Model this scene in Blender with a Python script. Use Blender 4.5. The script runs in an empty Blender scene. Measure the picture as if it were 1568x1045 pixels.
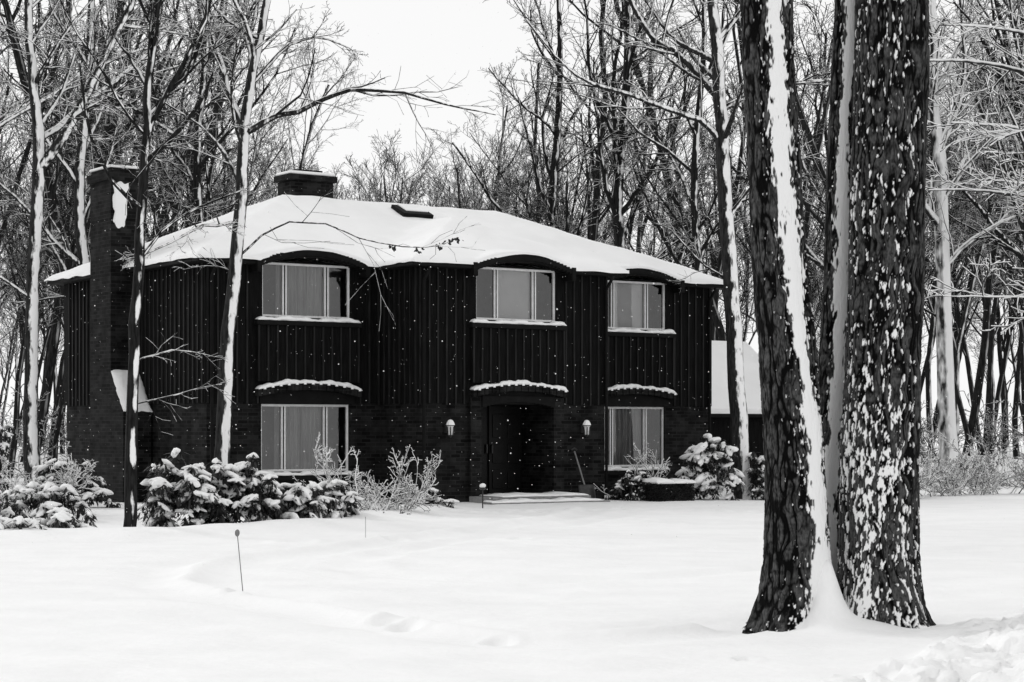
import bpy, math, random
import numpy as np
from mathutils import Vector, Matrix, noise as mnoise

scene = bpy.context.scene
# ------------------------------------------------------------------ helpers
def link(ob, parent=None):
    scene.collection.objects.link(ob)
    if parent is not None:
        ob.parent = parent
    return ob

def empty(name, loc=(0,0,0), rz=0.0):
    e = bpy.data.objects.new(name, None)
    e.empty_display_size = 0.3
    e.location = loc
    e.rotation_euler = (0,0,rz)
    scene.collection.objects.link(e)
    return e

def np_mesh(name, V, quads=None, tris=None, mats=(), qmat=None, tmat=None, smooth=True, attrs=None):
    me = bpy.data.meshes.new(name)
    V = np.asarray(V, dtype=np.float32).reshape(-1,3)
    nq = 0 if quads is None else len(quads)
    nt = 0 if tris is None else len(tris)
    me.vertices.add(len(V)); me.vertices.foreach_set("co", V.ravel())
    parts=[]; starts=[]; tot=[]
    if nq:
        parts.append(np.asarray(quads,dtype=np.int32).ravel()); starts.append(np.arange(nq)*4); tot.append(np.full(nq,4))
    if nt:
        parts.append(np.asarray(tris,dtype=np.int32).ravel()); starts.append(nq*4+np.arange(nt)*3); tot.append(np.full(nt,3))
    lo = np.concatenate(parts)
    me.loops.add(len(lo)); me.loops.foreach_set("vertex_index", lo)
    me.polygons.add(nq+nt)
    me.polygons.foreach_set("loop_start", np.concatenate(starts).astype(np.int32))
    me.polygons.foreach_set("loop_total", np.concatenate(tot).astype(np.int32))
    for m in mats: me.materials.append(m)
    mi = np.zeros(nq+nt, dtype=np.int32)
    if qmat is not None and nq: mi[:nq]=qmat
    if tmat is not None and nt: mi[nq:]=tmat
    me.polygons.foreach_set("material_index", mi)
    me.polygons.foreach_set("use_smooth", np.full(nq+nt, smooth, dtype=bool))
    if attrs:
        for k,a in attrs.items():
            at = me.attributes.new(k,'FLOAT','POINT')
            at.data.foreach_set("value", np.asarray(a,dtype=np.float32))
    me.update(calc_edges=True)
    me.validate()
    return me

def vnoise(P, seed=0):
    P = np.asarray(P, dtype=np.float64)
    I = np.floor(P).astype(np.int64); F = P-I
    F = F*F*(3-2*F)
    def h(i,j,k):
        n = (i*374761393 + j*668265263 + k*2147483647 + seed*974634777) & 0xFFFFFFFF
        n = ((n ^ (n>>13))*1274126177) & 0xFFFFFFFF
        n = n ^ (n>>16)
        return (n & 0xFFFFFF)/float(0xFFFFFF)
    x,y,z = I[...,0],I[...,1],I[...,2]
    fx,fy,fz = F[...,0],F[...,1],F[...,2]
    c00=h(x,y,z)*(1-fx)+h(x+1,y,z)*fx
    c10=h(x,y+1,z)*(1-fx)+h(x+1,y+1,z)*fx
    c01=h(x,y,z+1)*(1-fx)+h(x+1,y,z+1)*fx
    c11=h(x,y+1,z+1)*(1-fx)+h(x+1,y+1,z+1)*fx
    return (c00*(1-fy)+c10*fy)*(1-fz)+(c01*(1-fy)+c11*fy)*fz
def fbm(P, oct=3, seed=0):
    P=np.asarray(P,dtype=np.float64); s=0; a=1; t=0
    for o in range(oct):
        s=s+a*vnoise(P*(2**o)+o*17.3, seed+o); t+=a; a*=.5
    return s/t

# ------------------------------------------------------------------ materials
def new_mat(name):
    m = bpy.data.materials.new(name); m.use_nodes=True
    nt=m.node_tree; b=nt.nodes["Principled BSDF"]
    return m, nt, b
def N(nt,t,**kw):
    n=nt.nodes.new(t)
    for k,v in kw.items(): setattr(n,k,v)
    return n
def g(v): return (v,v,v,1)

def mat_noise(name, lo, hi, scale=5, rough=.7, bump=0.0, bscale=None, spec=.3, stretch=None, metal=0, bdist=.02):
    m,nt,b=new_mat(name)
    tc=N(nt,'ShaderNodeTexCoord'); mp=N(nt,'ShaderNodeMapping')
    if stretch: mp.inputs['Scale'].default_value=stretch
    nt.links.new(tc.outputs['Object'],mp.inputs['Vector'])
    no=N(nt,'ShaderNodeTexNoise'); no.inputs['Scale'].default_value=scale; no.inputs['Detail'].default_value=5
    nt.links.new(mp.outputs[0],no.inputs['Vector'])
    cr=N(nt,'ShaderNodeValToRGB'); cr.color_ramp.elements[0].position=.3; cr.color_ramp.elements[1].position=.7
    cr.color_ramp.elements[0].color=g(lo); cr.color_ramp.elements[1].color=g(hi)
    nt.links.new(no.outputs['Fac'],cr.inputs[0]); nt.links.new(cr.outputs[0],b.inputs['Base Color'])
    b.inputs['Roughness'].default_value=rough; b.inputs['Specular IOR Level'].default_value=spec; b.inputs['Metallic'].default_value=metal
    if bump:
        n2=N(nt,'ShaderNodeTexNoise'); n2.inputs['Scale'].default_value=bscale or scale*4; n2.inputs['Detail'].default_value=6
        nt.links.new(mp.outputs[0],n2.inputs['Vector'])
        bp=N(nt,'ShaderNodeBump'); bp.inputs['Strength'].default_value=bump; bp.inputs['Distance'].default_value=bdist
        nt.links.new(n2.outputs['Fac'],bp.inputs['Height']); nt.links.new(bp.outputs[0],b.inputs['Normal'])
    return m

M_snow = mat_noise('snow', .86,.92, scale=1.3, rough=.75, bump=.45, bscale=9, spec=.12, bdist=.03)
M_snow_roof = mat_noise('roof_snow', .85,.91, scale=1.0, rough=.8, bump=.25, bscale=6, spec=.1)
M_siding = mat_noise('dark_siding', .0022,.0075, scale=9, rough=.8, bump=.4, bscale=30, spec=.07, stretch=(3,3,.3))
M_trim = mat_noise('dark_trim', .004,.008, scale=6, rough=.7, spec=.1)
M_frame = mat_noise('window_frame', .66,.8, scale=8, rough=.5, spec=.3)
M_frame_d = mat_noise('window_sash', .015,.03, scale=8, rough=.5, spec=.3)
M_metal = mat_noise('black_metal', .01,.03, scale=10, rough=.4, spec=.4)
M_curtain = mat_noise('curtain_fabric', .28,.52, scale=3, rough=.9, spec=.1, stretch=(6,6,.5))
M_shade = mat_noise('window_shade', .74,.84, scale=2, rough=.9, spec=.1)
M_room = mat_noise('room_wall', .12,.3, scale=2, rough=.9)
M_leaf = mat_noise('evergreen_leaf', .008,.035, scale=6, rough=.5, spec=.2)
M_concrete = mat_noise('concrete', .2,.3, scale=12, rough=.9, bump=.3)
M_lampglass = mat_noise('frosted_glass', .5,.7, scale=10, rough=.3)
M_wood = mat_noise('grey_wood', .1,.22, scale=10, rough=.7, stretch=(3,3,.4))
M_door = mat_noise('door_paint', .004,.007, scale=6, rough=.45, spec=.2)

def mat_brick(name, c1,c2,mortar):
    m,nt,b=new_mat(name)
    tc=N(nt,'ShaderNodeTexCoord'); sp=N(nt,'ShaderNodeSeparateXYZ'); nt.links.new(tc.outputs['Object'],sp.inputs[0])
    ad=N(nt,'ShaderNodeMath',operation='ADD'); nt.links.new(sp.outputs[0],ad.inputs[0]); nt.links.new(sp.outputs[1],ad.inputs[1])
    cb=N(nt,'ShaderNodeCombineXYZ'); nt.links.new(ad.outputs[0],cb.inputs[0]); nt.links.new(sp.outputs[2],cb.inputs[1])
    br=N(nt,'ShaderNodeTexBrick'); br.inputs['Scale'].default_value=1.0
    br.inputs['Brick Width'].default_value=.23; br.inputs['Row Height'].default_value=.078
    br.inputs['Mortar Size'].default_value=.009; br.inputs['Mortar Smooth'].default_value=.3; br.inputs['Bias'].default_value=0
    br.inputs['Color1'].default_value=g(c1); br.inputs['Color2'].default_value=g(c2); br.inputs['Mortar'].default_value=g(mortar)
    nt.links.new(cb.outputs[0],br.inputs['Vector'])
    no=N(nt,'ShaderNodeTexNoise'); no.inputs['Scale'].default_value=3; no.inputs['Detail'].default_value=6
    nt.links.new(tc.outputs['Object'],no.inputs['Vector'])
    mr=N(nt,'ShaderNodeMapRange'); mr.inputs['From Min'].default_value=.3; mr.inputs['From Max'].default_value=.7
    mr.inputs['To Min'].default_value=.4; mr.inputs['To Max'].default_value=1.6
    nt.links.new(no.outputs['Fac'],mr.inputs[0])
    mx=N(nt,'ShaderNodeVectorMath',operation='SCALE'); nt.links.new(br.outputs['Color'],mx.inputs[0]); nt.links.new(mr.outputs[0],mx.inputs['Scale'])
    nt.links.new(mx.outputs[0],b.inputs['Base Color'])
    bp=N(nt,'ShaderNodeBump'); bp.invert=True; bp.inputs['Strength'].default_value=.8; bp.inputs['Distance'].default_value=.012
    nt.links.new(br.outputs['Fac'],bp.inputs['Height']); nt.links.new(bp.outputs[0],b.inputs['Normal'])
    b.inputs['Roughness'].default_value=.85; b.inputs['Specular IOR Level'].default_value=.1
    return m
M_brick = mat_brick('dark_brick', .003,.017,.019)

def mat_glass():
    m=bpy.data.materials.new('window_glass'); m.use_nodes=True; nt=m.node_tree
    for n in list(nt.nodes): nt.nodes.remove(n)
    o=N(nt,'ShaderNodeOutputMaterial'); mx=N(nt,'ShaderNodeMixShader'); tr=N(nt,'ShaderNodeBsdfTransparent'); gl=N(nt,'ShaderNodeBsdfGlossy')
    tr.inputs[0].default_value=g(.8); gl.inputs[0].default_value=g(.9); gl.inputs['Roughness'].default_value=.02
    tc=N(nt,'ShaderNodeTexCoord'); no=N(nt,'ShaderNodeTexNoise'); no.inputs['Scale'].default_value=1.2
    nt.links.new(tc.outputs['Object'],no.inputs['Vector'])
    bp=N(nt,'ShaderNodeBump'); bp.inputs['Strength'].default_value=.05; bp.inputs['Distance'].default_value=.05
    nt.links.new(no.outputs['Fac'],bp.inputs['Height']); nt.links.new(bp.outputs[0],gl.inputs['Normal'])
    fr=N(nt,'ShaderNodeFresnel'); fr.inputs[0].default_value=1.9
    nt.links.new(fr.outputs[0],mx.inputs[0]); nt.links.new(tr.outputs[0],mx.inputs[1]); nt.links.new(gl.outputs[0],mx.inputs[2])
    nt.links.new(mx.outputs[0],o.inputs[0])
    return m
M_glass=mat_glass()

WIND = Vector((.62,-.78,.05)).normalized()
def mat_bark(name, lo, hi, up=(.35,.6), wind=(.62,.8), nscale=9, amp=.5):
    """bark with snow lying on upward faces and blown onto the windward side"""
    m,nt,b=new_mat(name)
    geo=N(nt,'ShaderNodeNewGeometry'); sp=N(nt,'ShaderNodeSeparateXYZ'); nt.links.new(geo.outputs['Normal'],sp.inputs[0])
    tc=N(nt,'ShaderNodeTexCoord'); mp=N(nt,'ShaderNodeMapping'); mp.inputs['Scale'].default_value=(1,1,.35)
    nt.links.new(tc.outputs['Object'],mp.inputs[0])
    no=N(nt,'ShaderNodeTexNoise'); no.inputs['Scale'].default_value=nscale; no.inputs['Detail'].default_value=4
    nt.links.new(mp.outputs[0],no.inputs['Vector'])
    nn=N(nt,'ShaderNodeMath',operation='MULTIPLY_ADD'); nn.inputs[1].default_value=amp; nn.inputs[2].default_value=-amp*.5
    nt.links.new(no.outputs['Fac'],nn.inputs[0])
    def branch(src,rng):
        a=N(nt,'ShaderNodeMath',operation='ADD'); nt.links.new(src,a.inputs[0]); nt.links.new(nn.outputs[0],a.inputs[1])
        r=N(nt,'ShaderNodeMapRange'); r.inputs['From Min'].default_value=rng[0]; r.inputs['From Max'].default_value=rng[1]
        nt.links.new(a.outputs[0],r.inputs[0]); return r.outputs[0]
    dt=N(nt,'ShaderNodeVectorMath',operation='DOT_PRODUCT'); nt.links.new(geo.outputs['Normal'],dt.inputs[0]); dt.inputs[1].default_value=WIND
    a=branch(sp.outputs[2],up); c=branch(dt.outputs['Value'],wind)
    mxv=N(nt,'ShaderNodeMath',operation='MAXIMUM'); nt.links.new(a,mxv.inputs[0]); nt.links.new(c,mxv.inputs[1])
    n2=N(nt,'ShaderNodeTexNoise'); n2.inputs['Scale'].default_value=25; n2.inputs['Detail'].default_value=5
    mp2=N(nt,'ShaderNodeMapping'); mp2.inputs['Scale'].default_value=(1,1,.2); nt.links.new(tc.outputs['Object'],mp2.inputs[0]); nt.links.new(mp2.outputs[0],n2.inputs['Vector'])
    cr=N(nt,'ShaderNodeValToRGB'); cr.color_ramp.elements[0].position=.35; cr.color_ramp.elements[1].position=.7
    cr.color_ramp.elements[0].color=g(lo); cr.color_ramp.elements[1].color=g(hi)
    nt.links.new(n2.outputs['Fac'],cr.inputs[0])
    mix=N(nt,'ShaderNodeMix',data_type='RGBA'); nt.links.new(mxv.outputs[0],mix.inputs['Factor'])
    nt.links.new(cr.outputs[0],mix.inputs['A']); mix.inputs['B'].default_value=g(.88)
    nt.links.new(mix.outputs['Result'],b.inputs['Base Color'])
    b.inputs['Roughness'].default_value=.85; b.inputs['Specular IOR Level'].default_value=.1
    return m
M_bark_mid = mat_bark('snow_dusted_bark', .008,.04, up=(.45,.7), wind=(.72,.88), nscale=11, amp=1.1)
M_bark_thin = mat_bark('dark_bark', .006,.025, up=(.5,.75), wind=(.93,1.03), nscale=7, amp=1.1)
M_bark_far = mat_bark('forest_bark', .008,.03, up=(.7,1.0), wind=(.95,1.15), nscale=3, amp=.5)
M_bark_far2 = mat_bark('forest_bark_snowy', .01,.035, up=(.5,.85), wind=(.8,1.0), nscale=5, amp=.7)
M_bark_snowy = mat_bark('snow_laden_bark', .012,.04, up=(-.1,.15), wind=(.5,.8), nscale=8, amp=.7)

def mat_hero():
    m,nt,b=new_mat('deep_furrowed_bark')
    s=N(nt,'ShaderNodeAttribute',attribute_name='snow'); r=N(nt,'ShaderNodeAttribute',attribute_name='ridge')
    tc=N(nt,'ShaderNodeTexCoord')
    mp=N(nt,'ShaderNodeMapping'); mp.inputs['Scale'].default_value=(1,1,.4); nt.links.new(tc.outputs['Object'],mp.inputs[0])
    no=N(nt,'ShaderNodeTexNoise'); no.inputs['Scale'].default_value=70; no.inputs['Detail'].default_value=6
    nt.links.new(mp.outputs[0],no.inputs['Vector'])
    ml=N(nt,'ShaderNodeMath',operation='MULTIPLY'); nt.links.new(r.outputs['Fac'],ml.inputs[0]); nt.links.new(no.outputs['Fac'],ml.inputs[1])
    cr=N(nt,'ShaderNodeValToRGB'); cr.color_ramp.elements[0].position=.15; cr.color_ramp.elements[1].position=.62
    cr.color_ramp.elements[0].color=g(.002); cr.color_ramp.elements[1].color=g(.085)
    nt.links.new(ml.outputs[0],cr.inputs[0])
    mix=N(nt,'ShaderNodeMix',data_type='RGBA'); nt.links.new(s.outputs['Fac'],mix.inputs['Factor'])
    nt.links.new(cr.outputs[0],mix.inputs['A']); mix.inputs['B'].default_value=g(.86); nt.links.new(mix.outputs['Result'],b.inputs['Base Color'])
    b.inputs['Roughness'].default_value=.9; b.inputs['Specular IOR Level'].default_value=.08
    bp=N(nt,'ShaderNodeBump'); bp.inputs['Strength'].default_value=.6; bp.inputs['Distance'].default_value=.008
    nt.links.new(no.outputs['Fac'],bp.inputs['Height']); nt.links.new(bp.outputs[0],b.inputs['Normal'])
    return m
M_hero=mat_hero()

# ------------------------------------------------------------------ ground
def axis(segs):
    out=[segs[0][0]]
    for a,b,st in segs:
        n=max(1,int(round((b-a)/st))); out += [a+(b-a)*i/n for i in range(1,n+1)]
    return np.array(out)
xs=axis([(-600,-200,100),(-200,-60,20),(-60,-20,3),(-20,-8,.4),(-8,-6,.15),(-6,6.5,.045),(6.5,12,.25),(12,20,.5),(20,60,3),(60,200,20),(200,600,100)])
ys=axis([(-300,-50,50),(-50,0,5),(0,9,.5),(9,18,.04),(18,30,.08),(30,48,.18),(48,70,1.2),(70,150,8),(150,700,70)])
GX,GY=np.meshgrid(xs,ys,indexing='ij')
P=np.stack([GX,GY,np.zeros_like(GX)],-1)
H = (fbm(P*.16,3,1)-.5)*.16 + (fbm(P*.7,3,5)-.5)*.045 + (fbm(P*4,2,6)-.5)*.012
near=np.clip((70-GY)/20,0,1)
H*=near
def seg_dist(X,Y,pts):
    D=np.full(X.shape,1e9)
    for (ax,ay),(bx,by) in zip(pts[:-1],pts[1:]):
        vx,vy=bx-ax,by-ay; tt=np.clip(((X-ax)*vx+(Y-ay)*vy)/(vx*vx+vy*vy),0,1)
        D=np.minimum(D,np.hypot(X-ax-vx*tt,Y-ay-vy*tt))
    return D
def smooth_line(pts,n=60):
    P_=[Vector(p+(0,)) for p in pts]; out=[]; m=len(P_)
    for j in range(n):
        f=j/(n-1)*(m-1); i=min(int(f),m-2); t=f-i
        p0=P_[max(i-1,0)];p1=P_[i];p2=P_[i+1];p3=P_[min(i+2,m-1)]
        q=.5*((2*p1)+(p2-p0)*t+(2*p0-5*p1+4*p2-p3)*t*t+(3*p1-p0-3*p2+p3)*t**3); out.append((q.x,q.y))
    return out
# buried edge of the curving front drive
edge=smooth_line([(1.4,15.6),(.27,15.1),(-.99,16.5),(-2.25,18.0),(-3.0,19.2),(-3.4,21.1),(-3.3,22.9),(-2.6,24.8),(-.8,29.7),(.7,35.0),(1.2,38.5)],46)
wobx=(vnoise(P*1.1,71)-.5)*.14
D=seg_dist(GX+wobx,GY+wobx,edge)
H+= .052*np.exp(-(D/.14)**2)*(.65+.6*vnoise(P*.6,72)) - .038*np.exp(-((D-.42)/.25)**2)
D3=seg_dist(GX,GY,smooth_line([(3.2,22.5),(1.0,20.6),(-.8,20.8),(-1.8,22.5),(-.9,26.5),(1.0,32),(2.2,37)],40))
H+= -.035*np.exp(-(D3/.22)**2)*(.4+.9*vnoise(P*.7,74))+.014*np.exp(-((D3-.4)/.15)**2)
# old footprints
rng=random.Random(4)
dents=[(-2.55,18.6,.10),(-1.0,16.3,.12),(-.85,15.9,.10),(-.1,14.9,.09),(-2.9,26.7,.2),(-1.6,27.0,.14),(.1,27.0,.12),(1.9,33.0,.2),(2.2,33.6,.2),(2.6,32.6,.15),(.2,35.5,.2),(-.8,34,.2),(1.6,13.6,.06)]
line=smooth_line([(-2.5,36.2),(-.6,37.2),(1.0,38.2),(2.6,38.0),(4.6,36.4)],26)
for i,(a,b_) in enumerate(line): dents.append((a+rng.uniform(-.1,.1),b_+(.25 if i%2 else -.2),.15))
for dx,dy,dr in dents:
    q=((GX-dx)/dr)**2+((GY-dy)/(dr*1.4))**2
    H+= -.060*np.exp(-q)+.020*np.exp(-((np.sqrt(q)-1.6)/.5)**2)
# ploughed lumps lower right
lx=GX-(1.95+(GY-12.0)*.50)+(vnoise(P*2.3,75)-.5)*.5
pile=1/(1+np.exp(-lx/.10))*np.clip((17.0-GY)/1.2,0,1)
pil2=fbm(P*3.2,2,10); lump=1-np.abs(fbm(P*8.5,2,11)*2-1); lump2=fbm(P*19,3,13)
H+= pile*(.04+.20*np.clip(pil2-.38,0,1)+.10*(lump-.7)*1.5+.06*(lump2-.5))
# drift between the trunks
H+= .46*np.exp(-(((GX-2.41)/.12)**2+((GY-15.30)/.20)**2)) + .12*np.exp(-(((GX-2.5)/.5)**2+((GY-15.30)/.35)**2)*(.8+.5*vnoise(P*4,76)))
# bank along planting beds
H+= .14*np.exp(-(seg_dist(GX,GY,[(-9,27.5),(-5.5,28.3),(-2.6,31),(-1.8,38.3)])/.8)**2)*(.5+fbm(P*1.2,2,31))
nx,ny=len(xs),len(ys)
V=np.stack([GX,GY,H],-1).reshape(-1,3)
idx=np.arange(nx*ny).reshape(nx,ny)
Q=np.stack([idx[:-1,:-1],idx[1:,:-1],idx[1:,1:],idx[:-1,1:]],-1).reshape(-1,4)
link(bpy.data.objects.new('snow_ground', np_mesh('snow_ground',V,Q,mats=[M_snow])))

# ------------------------------------------------------------------ tubes and trees
class Tubes:
    def __init__(s): s.d={}
    def add(s,pts,rad,k): s.d.setdefault((len(pts),k),[]).append((pts,rad))
    def mesh(s,name,mat):
        VV=[];QQ=[];off=0
        for (n,k),L in s.d.items():
            P=np.array([a for a,_ in L],dtype=np.float64); R=np.array([b for _,b in L],dtype=np.float64)
            T=np.gradient(P,axis=1); T/=np.linalg.norm(T,axis=-1,keepdims=True)+1e-9
            mt=T.mean(axis=1)
            ref=np.where((np.abs(mt[:,2])>.8)[:,None],np.array([[1.,0,0]]),np.array([[0,0,1.]]))[:,None,:]
            A=np.cross(T,np.broadcast_to(ref,T.shape)); A/=np.linalg.norm(A,axis=-1,keepdims=True)+1e-9
            B=np.cross(T,A)
            th=np.arange(k)/k*2*math.pi+.3
            ring=P[:,:,None,:]+R[:,:,None,None]*(A[:,:,None,:]*np.cos(th)[None,None,:,None]+B[:,:,None,:]*np.sin(th)[None,None,:,None])
            VV.append(ring.reshape(-1,3))
            b=len(L); ix=off+np.arange(b*n*k).reshape(b,n,k); nxk=np.roll(ix,-1,axis=2)
            QQ.append(np.stack([ix[:,:-1],ix[:,1:],nxk[:,1:],nxk[:,:-1]],-1).reshape(-1,4))
            off+=b*n*k
        return np_mesh(name,np.concatenate(VV),np.concatenate(QQ),mats=[mat])

def nrm(v):
    l=math.sqrt(v[0]*v[0]+v[1]*v[1]+v[2]*v[2]) or 1; return (v[0]/l,v[1]/l,v[2]/l)
def side_dir(rg,d,ang,flat=0):
    a=rg.uniform(0,2*math.pi); r=(math.cos(a),math.sin(a),rg.uniform(-.5,.5)*(1-flat))
    dot=r[0]*d[0]+r[1]*d[1]+r[2]*d[2]
    p=nrm((r[0]-dot*d[0],r[1]-dot*d[1],r[2]-dot*d[2]))
    c,s=math.cos(ang),math.sin(ang)
    return nrm((d[0]*c+p[0]*s,d[1]*c+p[1]*s,d[2]*c+p[2]*s))
NP=[10,8,6,4,3,3]; KS=[8,6,4,3,3,3]
def grow(T,rg,p,d,L,r,lev,cfg):
    n=NP[lev]; st=L/(n-1); pts=[p]; rad=[r]; w=cfg['w']*(1+.25*lev)
    ds=[d]; rend=r*cfg.get('taper',.35)
    for i in range(1,n):
        d=nrm((d[0]+rg.gauss(0,w),d[1]+rg.gauss(0,w),d[2]+rg.gauss(0,w)+cfg['up'][min(lev,4)]))
        p=(p[0]+d[0]*st,p[1]+d[1]*st,p[2]+d[2]*st)
        pts.append(p); ds.append(d); rad.append(max(r+(rend-r)*i/(n-1),cfg['rmin']*.8))
    T.add(pts,rad,KS[lev]); spawn(T,rg,pts,rad,ds,L,lev,cfg)
def spawn(T,rg,pts,rad,ds,L,lev,cfg):
    if lev>=cfg['max']: return
    n=len(pts)
    nc=cfg['nc'][lev]; nc=max(2,int(nc*rg.uniform(.75,1.25))); t0=cfg['t0'][lev]
    for c in range(nc):
        t=t0+(1-t0)*(c+rg.random())/nc; f=t*(n-1); i=min(int(f),n-2); f-=i
        q=tuple(pts[i][a]*(1-f)+pts[i+1][a]*f for a in range(3)); rr=rad[i]*(1-f)+rad[i+1]*f
        cl=L*cfg['len'][lev]*rg.uniform(.6,1.25)
        cl*= (1.15-.65*t)
        cr=max(min(rr*.62,rr*rg.uniform(.4,.68)),cfg['rmin'])
        grow(T,rg,q,side_dir(rg,ds[i],math.radians(rg.uniform(*cfg['ang'][lev]))),cl,cr,lev+1,cfg)
def dirs(pts):
    out=[]
    for i in range(len(pts)):
        a=pts[max(0,i-1)]; b=pts[min(len(pts)-1,i+1)]
        out.append(nrm((b[0]-a[0],b[1]-a[1],b[2]-a[2])))
    return out
def resample(pts,radii,n,rg=None,wob=0):
    P=[Vector(p) for p in pts]; out=[];rr=[]
    m=len(P)
    for j in range(n):
        f=j/(n-1)*(m-1); i=min(int(f),m-2); t=f-i
        p0=P[max(i-1,0)];p1=P[i];p2=P[i+1];p3=P[min(i+2,m-1)]
        q=.5*((2*p1)+(p2-p0)*t+(2*p0-5*p1+4*p2-p3)*t*t+(3*p1-p0-3*p2+p3)*t**3)
        if rg and 0<j<n-1: q+=Vector((rg.gauss(0,wob),rg.gauss(0,wob),rg.gauss(0,wob*.5)))
        out.append(tuple(q)); rr.append(radii[i]*(1-t)+radii[i+1]*t)
    return out,rr

FCFG=dict(w=.08,up=[.03,.08,.06,.04,.02],rmin=.009,max=4,nc=[13,7,6,4],t0=[.30,.2,.15,.1],len=[.30,.55,.55,.6],ang=[(22,55),(25,60),(25,60),(25,65)])
def forest_tree(i,h,r,mat,**kw):
    rg=random.Random(100+i); T=Tubes(); c=dict(FCFG); c.update(kw)
    p=(0,0,-.2); d=nrm((rg.gauss(0,.04),rg.gauss(0,.04),1))
    if i%3==1: # forked tree
        f=h*rg.uniform(.2,.35)
        T.add([(0,0,-.2),(0,0,f*.5),(0,0,f)],[r*1.2,r,r*.95],8)
        grow(T,rg,(0,0,f-.05),nrm((.22,.08,1)),h-f,r*.75,0,{**c,'t0':[.1,.2,.15,.1],'nc':[9,7,6,4]})
        grow(T,rg,(0,0,f-.05),nrm((-.25,-.1,1)),(h-f)*.95,r*.7,0,{**c,'t0':[.1,.2,.15,.1],'nc':[8,7,6,4]})
    else:
        grow(T,rg,p,d,h,r,0,c)
    return T.mesh('forest_tree_mesh_%d'%i,mat)
templates=[forest_tree(0,19,.17,M_bark_far),forest_tree(1,20,.20,M_bark_far),forest_tree(2,17,.12,M_bark_far),
           forest_tree(3,21,.18,M_bark_far2),forest_tree(4,18,.17,M_bark_far2),forest_tree(5,15,.09,M_bark_far,w=.09),forest_tree(6,20,.15,M_bark_far,nc=[9,5,5,4])]
far_t=[forest_tree(12,19,.17,M_bark_far,max=3,nc=[14,9,8],rmin=.016),forest_tree(14,18,.15,M_bark_far,max=3,nc=[13,9,8],rmin=.016),forest_tree(15,20,.16,M_bark_far2,max=3,nc=[15,9,8],rmin=.016)]
def shrub_mesh(name,i,h,mat,stems=9,rmin=.006,spread=.6,nc=(6,6,4)):
    rg=random.Random(500+i); T=Tubes()
    c=dict(w=.14,up=[.03,.03,.02,.0,.0],rmin=rmin,max=3,nc=list(nc),t0=[.2,.1,.1],len=[.5,.5,.5],ang=[(25,60),(25,65),(30,70)])
    for s in range(stems):
        a=rg.uniform(0,6.28); q=rg.uniform(0,.35)*h
        grow(T,rg,(q*math.cos(a),q*math.sin(a),-.1),nrm((spread*math.cos(a)+rg.gauss(0,.2),spread*math.sin(a)+rg.gauss(0,.2),1)),h*rg.uniform(.6,1.1),.016,0,c)
    return T.mesh(name,mat)
M_shrub=mat_bark('snow_dusted_twigs', .015,.05, up=(.05,.4), wind=(.55,.9), nscale=6, amp=.8)
brush=[shrub_mesh('brush_mesh_%d'%i,i,2.0+.6*i,M_bark_far2,stems=9,rmin=.012,nc=(5,4,2)) for i in range(2)]

forest=empty('background_forest')
rg=random.Random(77)
def put(me,x,y,s,parent,z=0,sz=None):
    o=bpy.data.objects.new('tree',me); o.location=(x,y,z); o.rotation_euler=(rg.gauss(0,.035),rg.gauss(0,.035),rg.uniform(0,6.28)); o.scale=(s,s,sz or s); link(o,parent)
def house_uv(x,y):
    dx,dy=x+6.1,y-39.75
    return .824*dx+.566*dy, -.566*dx+.824*dy
cnt=0
for k in range(4000):
    if cnt>=180: break
    y=52+80*rg.random()**1.1; x=rg.uniform(-.36,.36)*y
    u,v=house_uv(x,y)
    if -3<u<21 and -3<v<12: continue
    q=x/y
    if v<9 and q<.10 and q>-.2: continue
    s=rg.uniform(.85,1.15)
    if -.13<q<-.02:     # open sky over the roof: only far low trees
        if y<95: continue
        s=rg.uniform(.7,.85)
    elif -.16<q<.03:
        if y<68 : continue
        s=rg.uniform(.8,1.0)
    me=templates[rg.choice([0,1,2,2,6,3,5,5,6] if q<.18 else [0,6,2,3,4,3,6,5])]
    if y>98: me=far_t[cnt%3]
    put(me,x,y,s,forest); cnt+=1
for k in range(36):   # distant treeline seen over the ridge
    y=rg.uniform(100,150); x=rg.uniform(-.15,.02)*y
    put(far_t[k%3],x,y,rg.uniform(.76,.94)*y/122,forest)
for k in range(80):   # far belt closing the woods
    y=rg.uniform(118,190); x=rg.uniform(-.36,.36)*y
    put(far_t[k%3],x,y,rg.uniform(.7,.95),forest)
for k in range(120):
    y=rg.uniform(54,120); x=rg.uniform(-.36,.36)*y
    u,v=house_uv(x,y)
    if -3<u<21 and -4<v<11: continue
    put(brush[k%2],x,y,rg.uniform(.8,1.4),forest)
for k in range(14):    # unseen trees added behind the viewer to give the panes something to reflect
    put(far_t[k%3],rg.uniform(-35,35),rg.uniform(-45,-18),rg.uniform(.8,1.05),forest)

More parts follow.
